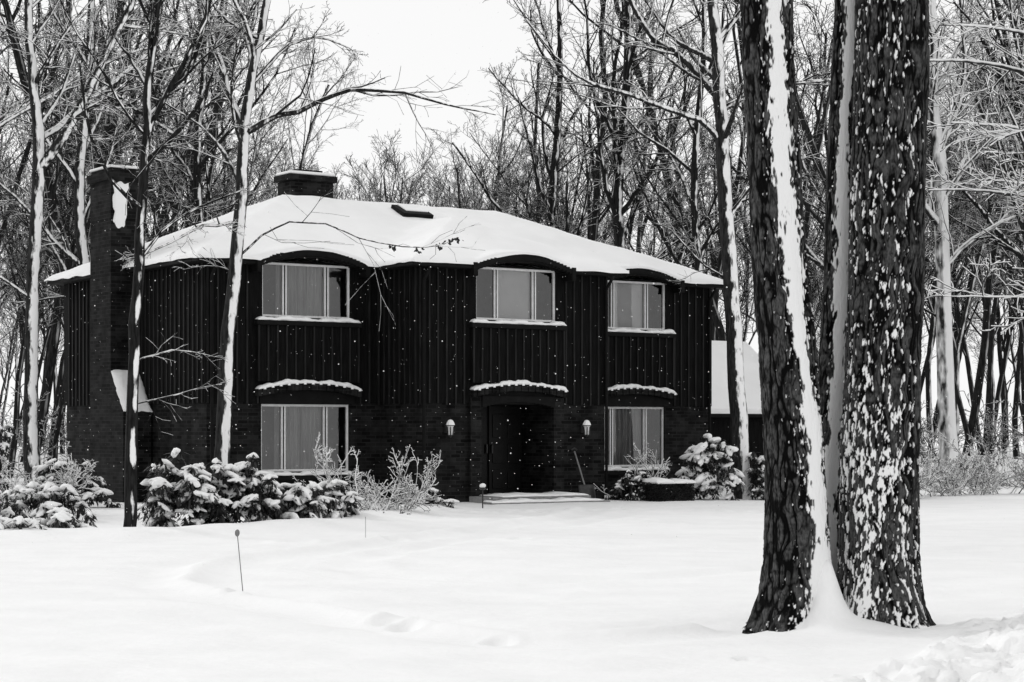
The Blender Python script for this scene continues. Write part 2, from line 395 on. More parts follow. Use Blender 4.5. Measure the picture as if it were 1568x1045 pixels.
def hero_tree(name,stems,mat,cfg,seed):
    rgt=random.Random(seed); T=Tubes()
    for st in stems:
        pts,rad,nseg,kk,mode=st
        P2,R2=resample(pts,rad,nseg,rgt,.02 if mode!=0 else .015)
        T.add(P2,R2,kk)
        if mode is None: continue
        L=sum((Vector(a)-Vector(b)).length for a,b in zip(P2[:-1],P2[1:]))
        spawn(T,rgt,P2,R2,dirs(P2),L,mode,dict(cfg))
    ob=bpy.data.objects.new(name,T.mesh(name,mat)); link(ob); return ob
HC=dict(w=.10,up=[.03,.06,.04,.02,.01],rmin=.0052,max=4,nc=[13,8,6,4],t0=[.42,.12,.12,.1],len=[.22,.4,.5,.55],ang=[(30,70),(25,65),(25,65),(25,70)])
Y=41
hero_tree('bare_tree',[
 ([(-9.87,Y,-.2),(-9.9,Y,2.3),(-9.87,Y,4.7),(-9.74,Y,7.08),(-9.87,Y,8.76),(-9.98,Y,10.4),(-10.1,Y+.3,12.6),(-10.2,Y+.5,16.5)],[.19,.145,.135,.135,.10,.085,.07,.03],26,10,0),
 ([(-9.74,Y,6.9),(-9.2,Y-.1,7.55),(-8.6,Y-.2,8.6),(-8.1,Y-.3,9.56),(-7.65,Y-.4,10.7),(-7.3,Y-.5,13.5)],[.12,.1,.085,.07,.06,.02],16,8,1),
 ([(-9.85,Y,4.2),(-10.6,Y-.3,4.7),(-11.4,Y-.5,5.0)],[.04,.03,.015],7,5,1)],M_bark_mid,HC,1)
Y=29
hero_tree('bare_tree',[
 ([(-5.6,Y,-.2),(-5.51,Y,2.08),(-5.43,Y,3.79),(-5.35,Y,5.41),(-5.25,Y,6.84),(-5.1,Y,8.3),(-5.0,Y,12)],[.10,.085,.08,.07,.06,.05,.02],24,9,0),
 ([(-5.42,Y,4.0),(-5.05,Y+.2,4.5),(-4.5,Y+.3,4.85),(-3.9,Y+.4,5.1)],[.03,.025,.018,.01],8,5,1),
 ([(-5.3,Y,5.9),(-4.9,Y-.2,6.6),(-4.5,Y-.3,7.3),(-4.3,Y-.3,8.5)],[.045,.04,.03,.015],8,5,1),
 ([(-5.5,Y,2.5),(-5.0,Y+.3,2.7),(-4.4,Y+.5,2.6)],[.018,.014,.008],7,4,2),
 ([(-5.5,Y,1.9),(-4.9,Y+.3,2.05),(-4.3,Y+.5,2.2)],[.015,.012,.007],7,4,2)],M_bark_thin,HC,2)
Y=33
arch_tree=hero_tree('bare_tree',[
 ([(-4.9,Y,-.2),(-4.80,Y,1.6),(-4.68,Y,3.24),(-4.52,Y,4.86),(-4.44,Y,6.49),(-4.21,Y,7.78),(-3.94,Y,9.3),(-3.7,Y,12),(-3.6,Y,15)],[.15,.125,.115,.105,.09,.075,.06,.045,.02],30,10,0),
 ([(-4.42,Y,6.45),(-3.95,Y-.1,6.68),(-3.4,Y-.2,6.82),(-2.75,Y-.4,7.06),(-1.99,Y-.6,7.03),(-1.02,Y-.8,6.78),(-.26,Y-.9,6.6)],[.065,.05,.045,.035,.026,.018,.008],18,7,1),
 ([(-4.52,Y,4.97),(-4.85,Y-.2,4.9),(-5.24,Y-.4,4.80),(-5.94,Y-.6,4.4),(-6.3,Y-.6,4.3)],[.035,.03,.026,.018,.01],9,6,1),
 ([(-4.35,Y,7.2),(-3.72,Y+.1,7.9),(-3.2,Y+.2,8.05),(-2.7,Y+.3,7.9)],[.04,.03,.022,.01],9,6,1),
 ([(-4.52,Y,4.4),(-4.1,Y-.1,4.75),(-3.6,Y-.2,4.95),(-2.9,Y-.3,4.85),(-2.3,Y-.4,4.6),(-1.5,Y-.5,4.5),(-.9,Y-.5,4.65)],[.022,.018,.015,.013,.011,.009,.006],14,5,2),
 ([(-4.44,Y,6.5),(-4.75,Y,7.3),(-4.95,Y,8.1),(-5.3,Y,9.6),(-5.5,Y,11.5)],[.06,.05,.045,.035,.015],10,6,1),
 ([(-4.6,Y,4.1),(-4.95,Y+.2,4.25),(-5.5,Y+.3,4.2)],[.016,.012,.007],7,4,2)],M_bark_mid,HC,3)
# a few dead leaves still hanging on the low limb
r=random.Random(12); lv=[]
for c in [(-1.95,32.55,4.57),(-1.2,32.5,4.55),(-1.0,32.5,4.62),(-.88,32.5,4.68),(-1.5,32.5,4.5)]:
    for i in range(9):
        p0=np.array([c[0]+r.gauss(0,.035),c[1]+r.gauss(0,.035),c[2]+r.uniform(-.08,.02)])
        d_=np.array([r.gauss(0,1),r.gauss(0,1),r.gauss(-.7,.6)]); d_=d_/np.linalg.norm(d_)*.07; s_=np.cross(d_,[.3,.7,.2])*.45
        lv.append([p0,p0+d_*.5+s_,p0+d_,p0+d_*.5-s_])
link(bpy.data.objects.new('dead_leaves',np_mesh('dead_leaves',np.array(lv).reshape(-1,3),np.arange(len(lv)*4).reshape(-1,4),mats=[M_leaf])),arch_tree)
Y=45
hero_tree('bare_tree',[
 ([(5.2,Y,-.2),(5.08,Y,2.4),(4.93,Y,4.89),(4.78,Y,7.54),(4.66,Y,9.76),(4.52,Y,11.2),(4.4,Y,14),(4.3,Y,18)],[.24,.19,.175,.16,.14,.12,.09,.03],28,10,0),
 ([(4.74,Y,8.0),(4.2,Y-.2,8.5),(3.6,Y-.4,8.65),(2.6,Y-.6,9.0),(1.4,Y-.8,9.4),(.3,Y-1,10.6)],[.08,.07,.06,.05,.035,.015],16,7,1),
 ([(4.7,Y,9.0),(3.93,Y+.2,9.9),(3.19,Y+.4,10.5),(2.6,Y+.5,11.6),(2.3,Y+.6,13)],[.09,.08,.07,.055,.02],14,7,1),
 ([(4.85,Y,6.3),(5.4,Y-.2,7.0),(6.0,Y-.3,7.4),(6.9,Y-.4,7.7)],[.06,.05,.04,.02],10,6,1),
 ([(4.9,Y,4.9),(4.3,Y+.1,5.3),(3.7,Y+.2,6.0),(3.2,Y+.2,6.2)],[.03,.025,.02,.01],8,5,1)],M_bark_mid,HC,4)
Y=55
hero_tree('bare_tree',[
 ([(12.1,Y,-.2),(12.0,Y,2.5),(11.83,Y,7.97),(11.6,Y,11.6),(11.5,Y,18)],[.3,.24,.2,.16,.04],22,10,0),
 ([(11.9,Y,6.0),(13.0,Y-.4,7.0),(14.6,Y-.8,7.6)],[.08,.06,.02],9,6,1)],M_bark_snowy,HC,5)
Y=29
st=[([(9.3,Y,-.2),(9.25,Y,3),(9.3,Y,6),(9.1,Y,9),(9.0,Y,13)],[.22,.18,.15,.11,.03],16,10,0)]
for z0,dx,dz,dy,r in [(3.3,-2.9,.15,-.6,.035),(4.3,-3.1,.9,.4,.05),(5.3,-3.0,.7,-.7,.05),(5.9,-3.3,1.3,.5,.055),(6.6,-3.1,.9,-.3,.05),(7.0,-3.0,1.6,.2,.05),(4.9,-2.6,.1,-1.4,.035)]:
    st.append(([(9.25,Y,z0),(9.25+dx*.33,Y+dy*.4,z0+dz*.5),(9.25+dx*.66,Y+dy*.7,z0+dz*.8),(9.25+dx,Y+dy,z0+dz*.85)],[r,r*.8,r*.55,r*.3],12,6,1))
hero_tree('snow_laden_tree',st,M_bark_snowy,{**HC,'nc':[6,9,6,3],'rmin':.0135,'len':[.2,.42,.5,.55]},6)
for i,(x,y,s,r) in enumerate([(-13.2,46,1.0,.15),(-11.2,52,1.0,.16),(13.6,52,1.0,.2),(10.3,60,1.05,.2),(-11.3,37,.9,.12),(-8.6,55,1.1,.13),(3.4,62,1.1,.2),(1.4,66,1.1,.17),(5.4,58,1.1,.13),(15.2,58,1.1,.2)]):
    hero_tree('bare_tree',[([(x,y,-.2),(x+.1,y,4*s),(x-.1,y,8*s),(x+.2,y,12*s),(x,y,18*s)],[r*1.25,r,r*.85,r*.6,r*.15],20,8,0)],M_bark_thin if i>4 else M_bark_mid,{**HC,'rmin':.008,'nc':[15,8,6,4],'t0':[.25,.12,.12,.1],'len':[.28,.45,.5,.55],'ang':[(20,50),(25,60),(25,65),(25,70)]},20+i)

# ------------------------------------------------------------------ big foreground triple-stem tree
def adiff(a,b): return (a-b+math.pi)%(2*math.pi)-math.pi
def sstep(x,a,b): t=np.clip((x-a)/(b-a),0,1); return t*t*(3-2*t)
def trunk(name,path,radii,nz,nt,seed,flare,snowf,parent,depth=.014,fr=25.):
    P2,R2=resample(path,radii,nz)
    C=np.array(P2); R=np.array(R2); th=np.linspace(0,2*math.pi,nt,endpoint=False)
    TH,Z=np.meshgrid(th,C[:,2]); Rr=np.broadcast_to(R[:,None],TH.shape)
    zz=np.clip(Z,0,99)
    fl=flare*np.exp(-zz/.22)*(1+.55*np.cos(5*TH+seed)+.25*np.cos(3*TH+seed*2))
    lump=(fbm(np.stack([np.cos(TH)*1.1,np.sin(TH)*1.1,Z*.9],-1)+seed,2,seed)-.5)*.045*Rr/.25
    cs,sn=np.cos(TH),np.sin(TH)
    wx=(fbm(np.stack([cs*2.5,sn*2.5,Z*4.],-1),2,seed+3)-.5)*3.2
    q=np.stack([cs*Rr*fr+wx,sn*Rr*fr+wx*.6,Z*fr*.11],-1)
    n1=vnoise(q,seed+7); n2=vnoise(q*np.array([1.9,1.9,2.6])+5,seed+8)
    r1=np.clip(np.abs(2*n1-1)*3.0,0,1); r2=np.clip(np.abs(2*n2-1)*3.0,0,1)
    ridge=r1*(.45+.55*r2)
    cross=vnoise(np.stack([cs*Rr*fr*.9,sn*Rr*fr*.9,Z*fr*.9],-1),seed+9)
    ridge=ridge*(.72+.28*sstep(cross,.25,.4))
    snow=snowf(TH,Z,ridge,cs,sn,Rr,seed)
    rad=Rr+fl+lump+depth*(ridge-.5)*(1-.7*snow)+snow*depth*.8
    X=C[:,0][:,None]+rad*cs; Yy=C[:,1][:,None]+rad*sn
    V=np.stack([X,Yy,Z],-1).reshape(-1,3)
    ix=np.arange(nz*nt).reshape(nz,nt); nx_=np.roll(ix,-1,1)
    Q=np.stack([ix[:-1],nx_[:-1],nx_[1:],ix[1:]],-1).reshape(-1,4)
    ob=bpy.data.objects.new(name,np_mesh(name,V,Q,mats=[M_hero],attrs={'snow':snow.ravel(),'ridge':ridge.ravel()}))
    return link(ob,parent)
def snow_stripe(wid,c_top,c_bot,base):
    def f(TH,Z,ridge,cs,sn,Rr,seed):
        c=np.radians(c_bot+(c_top-c_bot)*np.clip(Z/3.,0,1))
        c=c+(vnoise(np.stack([Z*1.3,Z*0,Z*0+seed],-1),2)-.5)*.3
        w=np.radians(wid)*(.65+.75*vnoise(np.stack([Z*2.6,Z*0+3,Z*0+seed],-1),4))
        d=np.abs(adiff(TH,c))/w
        nz_=fbm(np.stack([cs*Rr*18,sn*Rr*18,Z*4],-1),3,seed+21)
        fine=fbm(np.stack([cs*Rr*70,sn*Rr*70,Z*16],-1),2,seed+22)
        s=sstep(1.0-d+(nz_-.5)*1.7+(fine-.5)*1.3-(ridge-.5)*.5,-.06,.16)
        sp=fbm(np.stack([cs*Rr*70,sn*Rr*70,Z*20],-1),3,seed+31)
        thr=.74-.10*np.clip(1-(d-1)/1.6,0,1)-base*np.exp(-np.clip(Z,0,9)/.22)+.25*np.clip(np.abs(adiff(TH,c))/1.2-.6,0,2)
        s2=sstep(sp-(ridge-.5)*.16-thr,0,.06)
        return np.clip(np.maximum(s,s2),0,1)
    return f
def snow_speck(TH,Z,ridge,cs,sn,Rr,seed):
    c=math.radians(-112)
    off=np.abs(adiff(TH,c))
    big=fbm(np.stack([cs*Rr*6,sn*Rr*6,Z*1.6],-1),2,seed+41)
    thr=np.interp(Z,[0,.5,1.3,1.8,2.2,3.0,3.4,5,9],[.53,.545,.57,.60,.665,.70,.71,.75,.77])
    thr=thr+.32*np.clip(off/1.1-.70,0,2)-(big-.5)*.30
    wv=(fbm(np.stack([cs*5,sn*5,Z*9],-1),2,seed+44)-.5)*2.5
    sp=fbm(np.stack([cs*Rr*56+wv,sn*Rr*56+wv,Z*14],-1),3,seed+33)
    fine=vnoise(np.stack([cs*Rr*130,sn*Rr*130,Z*55],-1),seed+34)
    return sstep(sp+(fine-.5)*.14+(.55-ridge)*.30-thr,-.02,.07)
big=empty('oak_tree')
trunk('trunk_left',[(2.20,15.45,-.15),(2.21,15.45,.5),(2.19,15.45,1.2),(2.13,15.45,2.2),(2.05,15.45,3.2),(1.98,15.5,4.9),(1.9,15.5,7),(1.7,15.5,9)],[.275,.25,.225,.213,.208,.20,.17,.13],1300,340,3,.10,snow_stripe(19,-76,-50,.26),big)
trunk('trunk_right',[(2.90,15.6,-.15),(2.88,15.6,.5),(2.88,15.6,1.2),(2.90,15.6,2.2),(2.94,15.6,3.2),(2.97,15.6,4.9),(3.0,15.6,7),(3.1,15.7,9)],[.335,.31,.295,.29,.288,.285,.24,.18],1300,440,5,.10,snow_speck,big)
trunk('trunk_rear',[(2.50,15.95,-.15),(2.50,15.95,1.0),(2.55,15.95,1.8),(2.60,15.95,2.8),(2.64,15.95,4.0),(2.70,15.95,5.4),(2.8,16,8)],[.13,.115,.11,.105,.10,.10,.07],900,150,8,.03,snow_stripe(30,-80,-64,.1),big,depth=.010,fr=30.)
T=Tubes(); rgb=random.Random(9)
for p,d,L,r in [((1.75,15.5,8.5),(-.3,.1,1),6,.12),((1.9,15.5,6.6),(-1,-.2,.7),5,.09),((3.05,15.65,8.6),(.2,.2,1),7,.16),((3.0,15.6,6.8),(1,.3,.7),5,.1),((2.78,16,7.7),(0,.5,1),5,.06),((3.0,15.6,7.4),(.1,-1,.8),4.5,.08)]:
    grow(T,rgb,p,nrm(d),L,r,1,{**HC,'rmin':.007})
link(bpy.data.objects.new('crown_limbs',T.mesh('crown_limbs',M_bark_mid)),big)

# ------------------------------------------------------------------ house
ANG=math.atan2(.566,.824)
house=empty('brick_house',(-6.1,39.75,0),ANG)
class B:
    def __init__(s): s.v=[];s.f=[]
    def box(s,x0,x1,y0,y1,z0,z1):
        o=len(s.v); s.v+=[(x0,y0,z0),(x1,y0,z0),(x1,y1,z0),(x0,y1,z0),(x0,y0,z1),(x1,y0,z1),(x1,y1,z1),(x0,y1,z1)]
        s.f+=[tuple(o+i for i in q) for q in [(0,3,2,1),(4,5,6,7),(0,1,5,4),(1,2,6,5),(2,3,7,6),(3,0,4,7)]]
    def quad(s,*p):
        o=len(s.v); s.v+=list(p); s.f.append((o,o+1,o+2,o+3))
    def ob(s,name,mat,parent,bev=0,smooth=False):
        ob=bpy.data.objects.new(name,np_mesh(name,np.array(s.v),np.array(s.f),mats=[mat],smooth=smooth)); link(ob,parent)
        if bev:
            m=ob.modifiers.new('bev','BEVEL'); m.width=bev; m.segments=3; m.limit_method='ANGLE'
        return ob
def wall_front(b,u0,u1,z0,z1,v,holes,depth=.2):
    us=sorted({u0,u1}|{h[0] for h in holes}|{h[1] for h in holes}); zs=sorted({z0,z1}|{min(max(c,z0),z1) for h in holes for c in (h[2],h[3])})
    for a,c in zip(us[:-1],us[1:]):
        for d,e in zip(zs[:-1],zs[1:]):
            mu,mz=(a+c)/2,(d+e)/2
            if any(h[0]<mu<h[1] and h[2]<mz<h[3] for h in holes): continue
            b.quad((a,v,d),(c,v,d),(c,v,e),(a,v,e))
    for h in holes:
        a,c=h[0],h[1]; d=max(h[2],z0); e=min(h[3],z1)
        if d>=e: continue
        w=v+depth
        b.quad((a,v,d),(a,v,e),(a,w,e),(a,w,d)); b.quad((c,v,e),(c,v,d),(c,w,d),(c,w,e))
        b.quad((a,v,d),(a,w,d),(c,w,d),(c,v,d)); b.quad((a,v,e),(c,v,e),(c,w,e),(a,w,e))
W=1.03
UL,UC,UR=2.25,6.46,10.69
CB0,CB1,CV=4.04,8.82,-1.5
ZB=2.07
lowL=(UL-W,UL+W,.66,2.04); upL=(UL-W,UL+W,3.82,4.93)
lowR=(UR-W,UR+W,.66,2.04); upR=(UR-W,UR+W,3.82,4.93)
upC=(UC-W,UC+W,3.82,4.93); door=(UC-.92,UC+.92,.12,2.07)
bk=B()
wall_front(bk,0,CB0,-.3,ZB,0,[lowL]); wall_front(bk,CB1,13.05,-.3,ZB,0,[lowR]); wall_front(bk,CB0,CB1,-.3,ZB,CV,[door],depth=1.2)
bk.quad((0,7.3,-.3),(0,0,-.3),(0,0,ZB),(0,7.3,ZB)); bk.quad((13.05,0,-.3),(13.05,7.3,-.3),(13.05,7.3,ZB),(13.05,0,ZB))
bk.quad((13.05,7.3,-.3),(0,7.3,-.3),(0,7.3,ZB),(13.05,7.3,ZB))
bk.quad((CB0,0,-.3),(CB0,CV,-.3),(CB0,CV,ZB),(CB0,0,ZB)); bk.quad((CB1,CV,-.3),(CB1,0,-.3),(CB1,0,ZB),(CB1,CV,ZB))
bk.ob('brick_walls',M_brick,house)
sd=B(); e=.05; ZT=4.97
wall_front(sd,-e,CB0-e,ZB,ZT,-e,[upL],.25); wall_front(sd,CB1+e,13.05+e,ZB,ZT,-e,[upR],.25); wall_front(sd,CB0-e,CB1+e,ZB,ZT,CV-e,[upC],.25)
sd.quad((-e,7.35,ZB),(-e,-e,ZB),(-e,-e,ZT),(-e,7.35,ZT)); sd.quad((13.1,-e,ZB),(13.1,7.35,ZB),(13.1,7.35,ZT),(13.1,-e,ZT))
sd.quad((13.1,7.35,ZB),(-e,7.35,ZB),(-e,7.35,ZT),(13.1,7.35,ZT))
sd.quad((CB0-e,-e,ZB),(CB0-e,CV-e,ZB),(CB0-e,CV-e,ZT),(CB0-e,-e,ZT)); sd.quad((CB1+e,CV-e,ZB),(CB1+e,-e,ZB),(CB1+e,-e,ZT),(CB1+e,CV-e,ZT))
for (a,c,y0,y1) in [(-e,CB0-e,-e,0),(CB1+e,13.1,-e,0),(CB0-e,CB1+e,CV-e,CV),(-e,0,0,7.35)]:
    sd.quad((a,y0,ZB),(a,y1,ZB),(c,y1,ZB),(c,y0,ZB))
sd.ob('board_siding',M_siding,house)
M_batten=mat_noise('batten',.004,.021,scale=7,rough=.65,spec=.14,stretch=(3,3,.3))
bt=B(); brr=random.Random(3)
def battens(u0,u1,v,skip,z0=ZB-.02,z1=4.86,step=.21):
    n=int((u1-u0)/step)
    for i in range(n+1):
        u=u0+(u1-u0)*i/n+brr.uniform(-.012,.012)
        zz=[(z0+brr.uniform(-.015,.015),z1)]
        for s in skip:
            if s[0]-.04<u<s[1]+.04: zz=[(z0,s[2])]+([(s[3],z1)] if s[3]<z1-.1 else [])
        for a,c in zz: bt.box(u-.018,u+.018,v-.028,v,a,c)
battens(0,CB0-.1,-e,[(UL-1.22,UL+1.22,2.35,5)]); battens(CB1+.1,13.03,-e,[(UR-1.22,UR+1.22,2.35,5)]); battens(CB0,CB1,CV-e,[(UC-1.22,UC+1.22,2.35,5)])
for i in range(7): bt.box(CB0-e-.028,CB0-e,CV+i*.21-.018,CV+i*.21+.018,ZB-.02,4.86)
for i in range(34): bt.box(-e-.028,-e,.05+i*.21-.018,.05+i*.21+.018,ZB-.02,4.86)
pn=B()
for uc,v in ((UL,-e),(UC,CV-e),(UR,-e)):
    pn.box(uc-1.18,uc+1.18,v-.09,v-.002,2.5,3.66)
    n=11
    for i in range(n+1):
        u=uc-1.16+2.32*i/n; bt.box(u-.018,u+.018,v-.118,v-.092,2.5,3.64)
pn.ob('window_aprons',M_siding,house)
bt.ob('siding_battens',M_batten,house)
fr=B(); sash=B(); gl=B(); rm=B(); sillw=B()
cV=[];cQ=[];shV=B()
def window(uc,v,z0,z1,shade=False,seed=0):
    a,c=uc-W,uc+W; y0=v+.05; y1=v+.11
    for (p,q,r,s) in [(a,c,z0,z0+.045),(a,c,z1-.045,z1)]: fr.box(p,q,y0,y1,r,s)
    m1=a+.26*2*W; m2=a+.735*2*W
    for p,w in ((a+.02,.04),(c-.02,.04)): fr.box(p-w/2,p+w/2,y0+.002,y1-.002,z0+.045,z1-.045)
    for p in (m1,m2):
        fr.box(p-.045,p-.018,y0,y1,z0+.045,z1-.045); fr.box(p+.021,p+.048,y0,y1,z0+.045,z1-.045)
        sash.box(p-.018,p+.021,y0+.02,y1,z0+.045,z1-.045)
    gl.quad((a+.04,v+.09,z0+.045),(c-.04,v+.09,z0+.045),(c-.04,v+.09,z1-.045),(a+.04,v+.09,z1-.045))
    d=v+1.0; yb=v+.2
    rm.quad((a-.4,d,z0-.4),(c+.4,d,z0-.4),(c+.4,d,z1+.02),(a-.4,d,z1+.02)); rm.quad((a-.4,yb,z0-.4),(a-.4,d,z0-.4),(a-.4,d,z1+.02),(a-.4,yb,z1+.02))
    rm.quad((c+.4,yb,z0-.4),(c+.4,d,z0-.4),(c+.4,d,z1+.02),(c+.4,yb,z1+.02)); rm.quad((a-.4,yb,z0-.4),(c+.4,yb,z0-.4),(c+.4,d,z0-.4),(a-.4,d,z0-.4))
    rm.quad((a-.4,yb,z1+.02),(c+.4,yb,z1+.02),(c+.4,d,z1+.02),(a-.4,d,z1+.02))
    rgw=random.Random(seed)
    if shade:
        shV.box(m1+.03,m2-.03,v+.17,v+.18,z0+.05,z1-.03)
        spans=[]
    else:
        spans=[(m1-.12,(m1+m2)/2+.03),((m1+m2)/2-.02,m2+.16)]
    for p,q in spans:
        n=70; o=len(cV); ph=rgw.uniform(0,6)
        for i in range(n+1):
            u=p+(q-p)*i/n; y=v+.20+.022*math.sin(u*62+ph)+.012*math.sin(u*23+ph*2)
            cV.append((u,y,z0+.02)); cV.append((u+.01*math.sin(u*9),y+.005,z1-.02))
        for i in range(n): k=o+2*i; cQ.append((k,k+2,k+3,k+1))
window(UL,0,.66,2.04,seed=1); window(UR,0,.66,2.04,seed=2)
window(UL,-e,3.82,4.93,seed=3); window(UC,CV-e,3.82,4.93,shade=True,seed=4); window(UR,-e,3.82,4.93,shade=True,seed=5)
fr.ob('window_frames',M_frame,house); sash.ob('window_sashes',M_frame_d,house); gl.ob('window_panes',M_glass,house)
rm.ob('rooms',M_room,house); shV.ob('window_shades',M_shade,house)
link(bpy.data.objects.new('curtains',np_mesh('curtains',np.array(cV),np.array(cQ),mats=[M_curtain])),house)
for uc,v,z in ((UL,-e,3.80),(UC,CV-e,3.80),(UR,-e,3.80),(UL,0,.64),(UR,0,.64)):
    hw=1.22 if z>1 else 1.1
    sillw.box(uc-hw,uc+hw,v-.15,v-.003,z-.15,z-.06)
sillw.ob('window_sills',M_trim,house)
def snow_strip(name,uc,hw,v0,v1,zf,th,seed,parent,n=60):
    V=[];Q=[]
    prof=[(0,0),(0,.55),(.12,.9),(.35,1.0),(.7,1.05),(1,1.1)]
    r=random.Random(seed); ph=[r.uniform(0,6) for _ in range(4)]
    for i in range(n+1):
        t=i/n; u=uc-hw+2*hw*t; z=zf(u-uc); k=th*(.75+.18*math.sin(u*5+ph[0])+.14*math.sin(u*13+ph[1])+.07*math.sin(u*31+ph[2]))
        en=min(1,min(t,1-t)/.02); k*=.3+.7*en
        for a,b_ in prof: V.append((u,v0+(v1-v0)*a-.012*math.sin(u*17+ph[3]),z+k*b_))
    m=len(prof)
    for i in range(n):
        for j in range(m-1): o=i*m+j; Q.append((o,o+m,o+m+1,o+1))
    for i in range(n): o=i*m; Q.append((o,o+m-1,o+2*m-1,o+m))
    ob=bpy.data.objects.new(name,np_mesh(name,np.array(V),np.array(Q),mats=[M_snow_roof])); link(ob,parent)
for i,(uc,v,z) in enumerate(((UL,-e,3.80),(UC,CV-e,3.80),(UR,-e,3.80),(UL,0,.64),(UR,0,.64))):
    hw=1.2 if z>1 else 1.07
    snow_strip('sill_snow',uc,hw,v-.145,v+.06,lambda x,z=z:z-.058,.10,i,house)
lg=B()
arc=lambda x:2.33+.14*(1-(x/1.2)**2)
for i,(uc,v) in enumerate(((UL,-e),(UC,CV-e),(UR,-e))):
    n=26
    for k in range(n):
        x0=-1.2+2.4*k/n; x1=x0+2.4/n-.012; z=arc((x0+x1)/2)
        lg.box(uc+x0,uc+x1,v-.17-(.012 if k%2 else 0),v-.003,z-.14,z)
    snow_strip('ledge_snow',uc,1.2,v-.19,v-.0,arc,.10,20+i,house)
    ls=B()
    for k in range(n):
        x0=-1.2+2.4*k/n; z=arc(x0+.04)
        if k%2: ls.box(uc+x0+.01,uc+x0+.065,v-.20,v-.183,z-.022,z+.03)
    ls.ob('ledge_snow_teeth',M_snow_roof,house)
lg.ob('arched_brick_ledges',M_brick,house)
ty=B()
for uc,v in ((UL,0),(UR,0),(UC,CV)):
    n=20
    for k in range(n):
        x0=-1.1+2.2*k/n; x1=x0+2.2/n; z=arc((x0+x1)/2)-.145
        ty.box(uc+x0,uc+x1,v-.09,v-.052,2.05,z)
ty.ob('arch_infill',M_trim,house)
ey=B()
EH=.25
def eb(x): return max(0,1-(x/1.24)**2)
for uc,v in ((UL,-.35),(UC,CV-.35),(UR,-.35)):
    n=28
    for k in range(n):
        x0=-1.24+2.48*k/n; x1=x0+2.48/n; z=4.93+EH*(eb(x0)+eb(x1))/2
        ey.box(uc+x0,uc+x1,v,v+.30,max(4.80,4.92+.12*(eb((x0+x1)/2))-.10*(1-eb((x0+x1)/2))),z+.01)
        ey.box(uc+x0,uc+x1,v-.03,v-.002,z-.10,z+.012)
    for sx in (-1,1):
        ey.box(uc+sx*1.26-.05,uc+sx*1.26+.05,v-.04,v+.29,4.70,4.98)
ey.ob('eyebrow_dormer_heads',M_trim,house)
fs=B(); z0,z1=4.85,4.925; w=1.24
fs.box(-.35,UL-w,-.35,-.06,z0,z1); fs.box(UL+w,CB0-.34,-.35,-.06,z0,z1)
fs.box(CB0-.34,UC-w,CV-.35,CV-.06,z0,z1); fs.box(UC+w,CB1+.34,CV-.35,CV-.06,z0,z1)
fs.box(CB0-.34,CB0-.06,CV-.058,-.06,z0,z1); fs.box(CB1+.06,CB1+.34,CV-.058,-.06,z0,z1)
fs.box(CB1+.342,UR-w,-.35,-.06,z0,z1); fs.box(UR+w,13.4,-.35,-.06,z0,z1)
fs.box(-.35,-.06,-.058,7.65,z0,z1); fs.box(13.11,13.4,-.058,7.65,z0,z1); fs.box(-.058,13.108,7.36,7.65,z0,z1)
fs.ob('eaves',M_trim,house,bev=.02)
st=.0625
us=np.arange(-.375,13.44,st); vs=np.arange(-1.875,7.69,st)
U,Vv=np.meshgrid(us,vs,indexing='ij')
E0=5.035; SL=.442
Pn=np.stack([U,Vv,U*0],-1)
def roofh(U,Vv):
    dm=np.minimum(np.minimum(U+.375,13.43-U),np.minimum(Vv+.375,7.65-Vv))
    dc=np.minimum(np.minimum(U-3.68,9.18-U),Vv+1.875); dc=np.where(Vv<3.5,dc,-9)
    hm=E0+SL*dm; hc=E0+SL*dc
    k=.07; m=np.maximum(hm,hc)+k*np.exp(-np.abs(hm-hc)/k)*.5
    edge=np.maximum(dm,dc)
    for uc,vf in ((UL,-.375),(UC,-1.875),(UR,-.375)):
        x=np.abs(U-uc); b_=E0+EH*1.0*np.clip(1-(x/1.3)**2,0,1)+.10*(Vv-vf)
        ok=(x<1.3)&(Vv>=vf-.01)&(Vv<vf+2.2)
        m=np.where(ok,np.maximum(m,b_),m)
    return m,edge
Hh,edge=roofh(U,Vv)
Hh=Hh+(fbm(Pn*.9,3,51)-.5)*.08+(fbm(Pn*3.5,2,52)-.5)*.03-.05*np.exp(-np.clip(edge,0,9)/.06)
inm=(U>=-.38)&(U<=13.43)&(Vv>=-.38)
inc=(U>=3.68)&(U<=9.19)&(Vv<=-.3)
cell_ok=lambda M:(M[:-1,:-1]&M[1:,:-1]&M[1:,1:]&M[:-1,1:])
cells=cell_ok(inm|inc)
ix=np.arange(U.size).reshape(U.shape)
push=(vnoise(Pn*2.2,63)-.4)*.07
Uo=U.copy(); Vo=Vv.copy()
Vo=np.where((edge<.05),Vo-push*(Vv<0),Vo); Uo=np.where((edge<.05)&(U<0),Uo-push,Uo)
Vt=np.stack([Uo,Vo,Hh],-1).reshape(-1,3)
rag=(fbm(Pn*2.4,2,61)-.5)*.16
def basez(U,Vv):
    b_=np.full(U.shape,4.925)
    for uc,vf in ((UL,-.375),(UC,-1.875),(UR,-.375)):
        x=np.abs(U-uc); b_=np.where((x<1.24)&(Vv<vf+.2),4.945+EH*np.clip(1-(x/1.24)**2,0,1),b_)
    return b_
Vb=np.stack([Uo,Vo,np.minimum(basez(U,Vv)+rag*.4,Hh-.03)],-1).reshape(-1,3)
NV=U.size
ci,cj=np.nonzero(cells)
Qs=[np.stack([ix[ci,cj],ix[ci+1,cj],ix[ci+1,cj+1],ix[ci,cj+1]],-1)]
pad=np.pad(cells,1)
